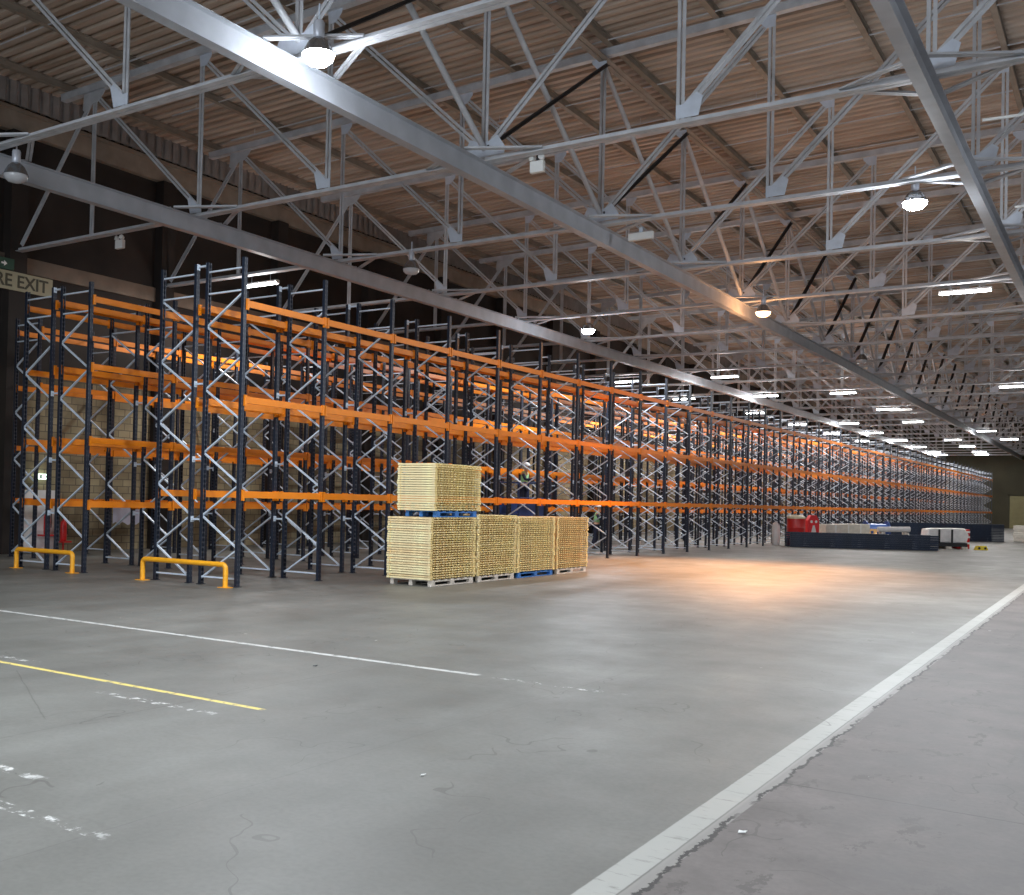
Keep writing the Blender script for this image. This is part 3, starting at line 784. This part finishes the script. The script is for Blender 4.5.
# ------------------------------------------------------------------ things far down the floor
def flat_frames(x, y, rz, n, length, width, label, grp, z0=0, hh=.10):
    for k in range(n):
        root = empty('upright_frame_bundle', (x, y, z0 + k * hh), rz, label % ('bottom' if k == 0 else 'top' if k == n - 1 else ORD[k] + ' up'), 'rack frame', grp)
        for sy in (0, 1):
            m = MB(); m.box(0, length, sy * (width - .09), sy * (width - .09) + .09, .006, hh - .006); m.build('post', M_NAVY, root)
        m = MB(); xx = .3; s_ = 0
        while xx < length - .7:
            m.bar((xx, .07 if s_ == 0 else width - .07, hh / 2), (xx + .62, width - .07 if s_ == 0 else .07, hh / 2), .03, .04); xx += .62; s_ = 1 - s_
        m.build('lattice', M_BRACE, root)
az = math.atan2(52.81 - 49.61, -7.75 + 13.65)
flat_frames(-13.65, 49.61, az, 7, 6.65, 1.1, 'navy upright frame laid flat on the floor in the near pile, %s', 'upright frames lying flat in the near pile')
az2 = math.atan2(74.1 - 66.5, -7.2 + 13.6)
flat_frames(-13.6, 66.5, az2, 11, 9.9, 1.1, 'dark navy frame laid flat in the far pile, %s', 'upright frames lying flat in the far pile')
# timbers the piles rest beside
def at(cx, cy, a, u, v): return (cx + u * math.cos(a) - v * math.sin(a), cy + u * math.sin(a) + v * math.cos(a))
# red drum with cream lid and red barrier with a white triangle behind the near pile
r_ = empty('red_drum', (-13.85, 51.3, 0), 0, 'dark red drum with a cream lid behind the left end of the frame pile', 'drum')
MB().lathe([(.01, 0), (.40, 0), (.42, .04), (.42, .4), (.435, .43), (.42, .46), (.42, .85), (.435, .88), (.42, .91), (.42, 1.32), (.01, 1.32)], n=24).build('body', M_RED, r_)
MB().lathe([(.01, 1.32), (.43, 1.32), (.43, 1.40), (.3, 1.49), (.01, 1.5)], n=24).build('lid', M_CREAM, r_)
r_ = empty('red_barrier', (-13.45, 52.7, 0), math.radians(50), 'bright red upright barrier with two white dots and a white triangle', 'barrier')
m = MB(); m.prism([(-.32, -.12, .05), (.32, -.12, .05), (.32, -.12, 1.25), (.16, -.12, 1.5), (-.16, -.12, 1.5), (-.32, -.12, 1.25)], (0, .24, 0)); m.build('panel', mat('bright_red_plastic', (.75, .04, .05), .4), r_, bevel=.02)
m = MB(); m.box(-.45, -.15, -.25, .25, 0, .06); m.box(.15, .45, -.25, .25, 0, .06); m.build('foot', M_BLACK, r_)
m = MB(); m.prism([(-.2, -.128, .45), (.2, -.128, .45), (.05, -.128, 1.0), (-.05, -.128, 1.0)], (0, .008, 0)); m.build('white_triangle', M_WHITE, r_)
m = MB()
for sx in (-.13, .13): m.prism([(sx + .07 * math.cos(a), -.128, 1.18 + .07 * math.sin(a)) for a in [k * PI / 5 for k in range(10)]], (0, .008, 0))
m.build('white_dots', M_WHITE, r_)
for k, (x, y) in enumerate(((-13.3, 56.0), (-13.1, 57.9), (-12.9, 59.8))):
    r_ = empty('carton', (x, y, .16), math.radians(35), 'pale carton on a pallet beyond the red barrier, %s of three' % ('left', 'middle', 'right')[k], 'carton', 'three pale cartons beyond the frame pile')
    m = MB(); m.box(-.5, .5, -.5, .5, 0, .88); m.build('box', M_CARTON, r_, bevel=.015)
    m = MB(); m.box(-.04, .04, -.505, .505, .2, .883); m.build('tape', M_WHITE, r_)
    pallet(x - .55, x + .55, y - .62, y + .62, .0, M_PALLETW, 'weathered pallet under the %s pale carton' % ('left', 'middle', 'right')[k])
# short row of brown slatted crate
r_ = empty('slatted_crate', (-13.0, 61.8, 0), math.radians(30), 'low brown slatted crate between the cartons and the blue drum', 'crate')
m = MB()
for k in range(6): m.box(-.9 + k * .34, -.82 + k * .34, -.4, -.36, 0, .75); m.box(-.9 + k * .34, -.82 + k * .34, .36, .4, 0, .75)
m.build('upright_slat', M_TIMBER3, r_)
m = MB()
for z in (.1, .4, .66): m.box(-.92, .92, -.43, -.4, z, z + .09); m.box(-.92, .92, .4, .43, z, z + .09)
m.box(-.9, .9, -.4, .4, .05, .09); m.build('rail', M_TIMBER3, r_)
# blue cable drum
r_ = empty('cable_drum', (-13.0, 65.2, .60), 0, 'dark blue cable drum lying behind the near frame pile', 'drum')
m = MB(); m.tube((-.5, -.3, 0), (.5, .3, 0), .42, 24); m.build('core', M_BLUEDRUM, r_)
m = MB(); m.tube((-.56, -.335, 0), (-.50, -.30, 0), .6, 28); m.build('flange', M_BLUE, r_)
m = MB(); m.tube((.50, .30, 0), (.56, .335, 0), .6, 28); m.build('flange', M_BLUE, r_)
# white wrapped bundle on pallet
r_ = empty('wrapped_bundle', (-8.85, 55.9, 0), math.radians(28), 'white plastic wrapped load with dark straps at the right end of the frame pile', 'wrapped load')
m = MB(); m.prism([(0, -.1, .30), (1.9, -.1, .30), (2.0, -.1, .7), (1.8, -.1, 1.02), (.6, -.1, 1.0), (.1, -.1, .95)], (0, 1.0, 0)); m.build('wrap', M_WRAP, r_, bevel=.06)
m = MB(); m.box(.1, 1.9, -.15, .9, .12, .30); m.build('dark_contents', M_BLACK, r_)
m = MB(); m.box(.1, .35, -.2, .9, 0, .12); m.box(.9, 1.15, -.2, .9, 0, .12); m.box(1.65, 1.9, -.2, .9, 0, .12); m.build('bearer', M_PALLETW, r_)
for x in (.55, 1.15):
    m = MB(); m.box(x, x + .08, -.16, -.125, .1, .95); m.build('strap', M_BLACK, r_)
r_ = empty('wrapped_roll', (-9.9, 54.6, .76), math.radians(28), 'long thin white wrapped roll lying on top of the frame pile', 'wrapped roll')
m = MB(); m.tube((-.9, .1, .12), (.6, .1, .16), .13, 14); m.build('roll', M_WRAP, r_)
m = MB(); m.box(-.8, -.6, -.1, .3, -.76, 0); m.box(.3, .5, -.1, .3, -.76, 0); m.build('trestle', M_PALLETW, r_)
r_ = empty('red_white_crate', (-7.45, 57.0, 0), math.radians(35), 'small red crate with white bands beside the wrapped load', 'crate')
m = MB(); m.box(-.3, .3, -.3, .3, .02, .98); m.build('body', M_RED, r_, bevel=.02)
m = MB()
for z in (.25, .55, .8): m.box(-.31, .31, -.31, .31, z, z + .09)
m.build('white_band', M_WHITE, r_)
r_ = empty('floor_marker', (-6.5, 56.6, 0), math.radians(30), 'tiny yellow and black marker block alone on the far floor', 'marker')
m = MB(); m.prism([(-.28, -.14, 0), (.28, -.14, 0), (.2, -.14, .2), (-.2, -.14, .2)], (0, .28, 0)); m.build('block', M_YELLOW, r_)
m = MB()
for sx in (-.14, .14): m.tube((sx, -.146, .09), (sx, .146, .09), .06, 12)
m.build('wheel', M_BLACK, r_)
# pile of pale boards past the far frame pile
for k in range(7):
    m = MB(); a_ = .02 * math.sin(k * 2.1)
    m.box(-6.9 + a_, -2.4 + a_, 76.0 + a_, 78.2 + a_, .02 + k * .145, .02 + k * .145 + .135); o = m.build('board_pack', M_CARTON)
    tag(o, 'pale flat pack of boards at the far right past the navy pile, %s' % ('bottom one' if k == 0 else 'top one' if k == 6 else ORD[k] + ' up'), 'board pack', 'pale board packs at the far right')
r_ = empty('white_sack', (-14.95, 51.8, 0), 0, 'white bulk sack by the rack posts left of the red drum', 'sack')
MB().lathe([(.01, 0), (.17, 0), (.2, .2), (.2, .8), (.16, 1.05), (.07, 1.12), (.01, 1.1)], n=18).build('sack', M_WHITE, r_)

for x, y, rz_, nm, lab, m_, pts in ((-1.83, 5.80, .4, 'paper_scrap', 'small crumpled white scrap lying on the crack beside the painted line', M_WHITE, [(-.024, -.008, 0), (.018, -.012, .006), (.028, .004, .010), (.006, .009, .004), (-.018, .008, .008)]),
        (-7.35, 8.55, .1, 'debris_chip', 'small dark chip lying on the floor just in front of the white line', M_BLACK, [(-.018, -.02, 0), (.018, -.016, 0), (.02, .016, .006), (-.014, .02, 0)]),
        (-3.9, 5.65, 1.1, 'paper_scrap', 'small white scrap on the open floor left of the painted kerb line', M_WHITE, [(-.022, -.004, 0), (.018, -.006, .003), (.024, .003, .004), (-.012, .006, .003)])):
    m = MB(); m.prism([(a_ , b_, .003 + c_) for a_, b_, c_ in pts], (0, 0, .006)); o = m.build(nm, m_); o.location = (x, y, 0); o.rotation_euler.z = rz_; tag(o, lab, 'litter')

# ------------------------------------------------------------------ people and lift
def figure(name, J, E, R, m, parent, loc=(0, 0, 0)):
    me = bpy.data.meshes.new(name); me.from_pydata(J, E, []); me.materials.append(m)
    o = bpy.data.objects.new(name, me); COL.objects.link(o); o.parent = parent; o.location = loc
    sk = o.modifiers.new('skin', 'SKIN'); sk.use_smooth_shade = True
    sub = o.modifiers.new('sub', 'SUBSURF'); sub.levels = 1; sub.render_levels = 1
    for i, r in enumerate(R): me.skin_vertices[0].data[i].radius = (r if isinstance(r, tuple) else (r, r))
    me.skin_vertices[0].data[0].use_root = True
    bpy.context.view_layer.update()
    dg = bpy.context.evaluated_depsgraph_get(); nm = bpy.data.meshes.new_from_object(o.evaluated_get(dg))
    bpy.data.objects.remove(o)
    o = bpy.data.objects.new(name, nm); COL.objects.link(o); o.parent = parent; o.location = loc
    nm.polygons.foreach_set('use_smooth', [True] * len(nm.polygons))
    return o
def person(loc, rz, label, lean=.1, reach=.5):
    root = empty('person', loc, rz, label, 'person')
    l = lean
    J = [(0, 0, .95), (0, .02 + l * .4, 1.2), (0, .02 + l * .8, 1.42), (0, .03 + l, 1.52), (0, .05 + l, 1.62), (0, .05 + l, 1.72),
         (-.18, l * .8, 1.42), (-.23, .06 + l, 1.16), (-.2, .26 + reach * .3, 1.08), (-.19, .34 + reach * .3, 1.08),
         (.18, l * .8, 1.42), (.24, .1 + l, 1.2), (.19, .34 + reach * .2, 1.22), (.18, .42 + reach * .2, 1.24),
         (-.10, 0, .90), (-.12, .05, .50), (-.12, -.04, .10), (-.12, .10, .045),
         (.10, 0, .90), (.12, .0, .50), (.13, -.12, .10), (.13, .02, .045)]
    E = [(0, 1), (1, 2), (2, 3), (3, 4), (4, 5), (2, 6), (6, 7), (7, 8), (8, 9), (2, 10), (10, 11), (11, 12), (12, 13), (0, 14), (14, 15), (15, 16), (16, 17), (0, 18), (18, 19), (19, 20), (20, 21)]
    R = [(.15, .11), (.14, .11), (.16, .11), .055, .085, .08, .065, .045, .036, .032, .065, .045, .036, .032, .09, .062, .045, .045, .09, .062, .045, .045]
    figure('body', J, E, R, M_SKIN, root)
    # fingers on both hands
    f = MB()
    for (hx, hy, hz) in (J[9], J[13]):
        for q_ in range(4): f.path([(hx - .03 + q_ * .02, hy + .01, hz), (hx - .03 + q_ * .02, hy + .055, hz - .005 - .004 * q_), (hx - .03 + q_ * .02, hy + .075, hz - .03)], .008, 6)
        f.path([(hx + .03, hy - .02, hz), (hx + .05, hy + .02, hz - .01), (hx + .045, hy + .045, hz - .02)], .009, 6)
    f.build('fingers', M_SKIN, root)
    Jt = [J[0], J[14], J[15], (J[16][0], J[16][1], .14), J[18], J[19], (J[20][0], J[20][1], .14)]
    figure('trousers', Jt, [(0, 1), (1, 2), (2, 3), (0, 4), (4, 5), (5, 6)], [(.155, .12), .10, .078, .062, .10, .078, .062], M_TROUSER, root)
    Jv = [(0, 0, 1.0), (0, .02 + l * .4, 1.2), (0, .02 + l * .8, 1.43), (-.17, l * .8, 1.43), (.17, l * .8, 1.43)]
    figure('hi_vis_vest', Jv, [(0, 1), (1, 2), (2, 3), (2, 4)], [(.175, .135), (.17, .135), (.16, .13), .085, .085], M_VEST, root)
    figure('sleeve', [(-.18, l * .8, 1.42), (-.23, .06 + l, 1.16), (-.2, .24 + reach * .3, 1.08)], [(0, 1), (1, 2)], [.072, .055, .045], M_TROUSER, root)
    figure('sleeve', [(.18, l * .8, 1.42), (.24, .1 + l, 1.2), (.19, .32 + reach * .2, 1.22)], [(0, 1), (1, 2)], [.072, .055, .045], M_TROUSER, root)
    m = MB(); c = (0, .05 + l, 1.70); m.lathe([(.125, 0), (.13, .005), (.115, .05), (.08, .10), (.03, .125), (.01, .127)], c, 18, 1, 1.1); m.box(-.07, .07, .12 + l, .22 + l, 1.70, 1.712); m.build('helmet', M_HELMET, root)
    for sx in (-1, 1):
        m = MB(); m.lathe([(.005, 0), (.05, .0), (.055, .05), (.045, .12), (.01, .13)], (sx * .125, 0 if sx > 0 else .06, 0), 12, 1, 2.2); m.build('boot', M_BLACK, root)
    m = MB(); y_ = .135 + l
    m.box(-.035, -.018, y_, y_ + .006, 1.635, 1.645); m.box(.018, .035, y_, y_ + .006, 1.635, 1.645); m.build('eyes', M_BLACK, root)
    m = MB(); m.prism([(-.012, y_ - .005, 1.60), (.012, y_ - .005, 1.60), (0, y_ - .005, 1.64)], (0, .022, 0)); m.build('nose', M_SKIN, root)
    return root
LX, LY, LZ = -18.3, 32.4, 1.42
person((-18.25, 38.3, 0), math.radians(-70), 'person in hi-vis vest and dark trousers standing in the rack aisle beyond the timber stacks', .08, .4)
person((LX, LY, LZ), math.radians(-80), 'person in pale green hi-vis vest standing on the raised blue work platform between the racks', .06, .7)
r_ = empty('scissor_lift', (LX, LY, 0), 0, 'dark blue scissor lift raised in the aisle behind the timber stacks', 'scissor lift')
m = MB(); m.box(-.42, .42, -1.0, 1.0, .18, .52); m.build('chassis', M_BLUE, r_, bevel=.03)
for sx in (-1, 1):
    for sy in (-.72, .72):
        m = MB(); m.tube((sx * .36, sy, .2), (sx * .48, sy, .2), .2, 20); m.build('wheel', M_RUBBER, r_)
m = MB()
for sx in (-.3, .3):
    for za, zb in ((.55, .95), (.95, 1.33)):
        m.bar((sx, -.85, za), (sx, .85, zb), .05, .1); m.bar((sx + .05, -.85, zb), (sx + .05, .85, za), .05, .1)
m.build('scissor_arms', M_BLUE, r_)
m = MB(); m.box(-.42, .42, -1.05, 1.05, LZ - .08, LZ - .002); m.box(-.44, -.42, -1.05, 1.05, LZ - .08, LZ + .45); m.box(.42, .44, -1.05, 1.05, LZ - .08, LZ + .45); m.build('platform', M_BLUE, r_)
m = MB()
for sx in (-.42, .42):
    for sy in (-1.03, -.35, .35, 1.03): m.tube((sx, sy, LZ), (sx, sy, LZ + 1.08), .02, 8)
    for z in (.55, 1.08): m.tube((sx, -1.03, LZ + z), (sx, 1.03, LZ + z), .02, 8)
for sy in (-1.03, 1.03):
    for z in (.55, 1.08): m.tube((-.42, sy, LZ + z), (.42, sy, LZ + z), .02, 8)
m.build('guard_rail', M_BLUE, r_)

# ------------------------------------------------------------------ further lamps and added light
# added cool light standing for daylight from the unseen opening behind the viewer
o = lightobj('added_daylight', 'AREA', (-6, YA + .1, 3.4), 1000, (.80, .90, 1.), None, shape='RECTANGLE', size=15, size_y=6); o.rotation_euler = (PI / 2 + .3, 0, 0)
# further lamps of the same kinds, over the floor outside the view
for k, (x, y, pw) in enumerate(((-9.0, .6, 1250), (-.6, 11.5, 450), (-17, -3, 600), (-1.2, -1, 250), (1.5, 23, 600), (2., 40, 700))):
    bell(x, y, 8.3, 'on', 'lit bell lamp outside the view, ' + ('behind the viewer at left', 'over the floor right of the camera', 'behind the viewer by the left wall', 'just behind the camera', 'near the right wall, closer', 'near the right wall, farther')[k], pw)
for k, (x, y) in enumerate(((1.0, 57), (1., 80), (1., 103), (1., 126))):
    batten(x, y, 8.5, True, 'lit strip light near the right wall outside the view, %s from the front' % ORD[k], 420)
W = bpy.data.worlds.new('world'); S.world = W; W.use_nodes = True
W.node_tree.nodes['Background'].inputs[0].default_value = (.75, .85, 1., 1); W.node_tree.nodes['Background'].inputs[1].default_value = .6

# ------------------------------------------------------------------ camera
cd = bpy.data.cameras.new('camera'); cam = bpy.data.objects.new('camera', cd); COL.objects.link(cam); S.camera = cam
Rr = Vector((0.8235394, 0.5668007, 0.0227983)); Uu = Vector((-0.0099455, -0.0257571, 0.9996188)); Bk = Vector((0.5671719, -0.8234522, -0.0155748))
mw = Matrix(((Rr.x, Uu.x, Bk.x, 0), (Rr.y, Uu.y, Bk.y, 0), (Rr.z, Uu.z, Bk.z, 1.8218), (0, 0, 0, 1)))
cam.matrix_world = mw
cd.sensor_width = 36; cd.sensor_fit = 'HORIZONTAL'; cd.lens = 1036.2 * 36 / 1024
cd.shift_x = .07924; cd.shift_y = .03543; cd.clip_start = .1; cd.clip_end = 400

S.view_settings.view_transform = 'Standard'; S.view_settings.look = 'None'; S.view_settings.gamma = 1; S.view_settings.use_curve_mapping = False
S.view_settings.exposure = 1.34
c = S.cycles
c.use_denoising = True; c.max_bounces = 7; c.diffuse_bounces = 4; c.glossy_bounces = 3; c.transmission_bounces = 2
c.sample_clamp_indirect = 6; c.caustics_reflective = False; c.caustics_refractive = False; c.use_light_tree = True
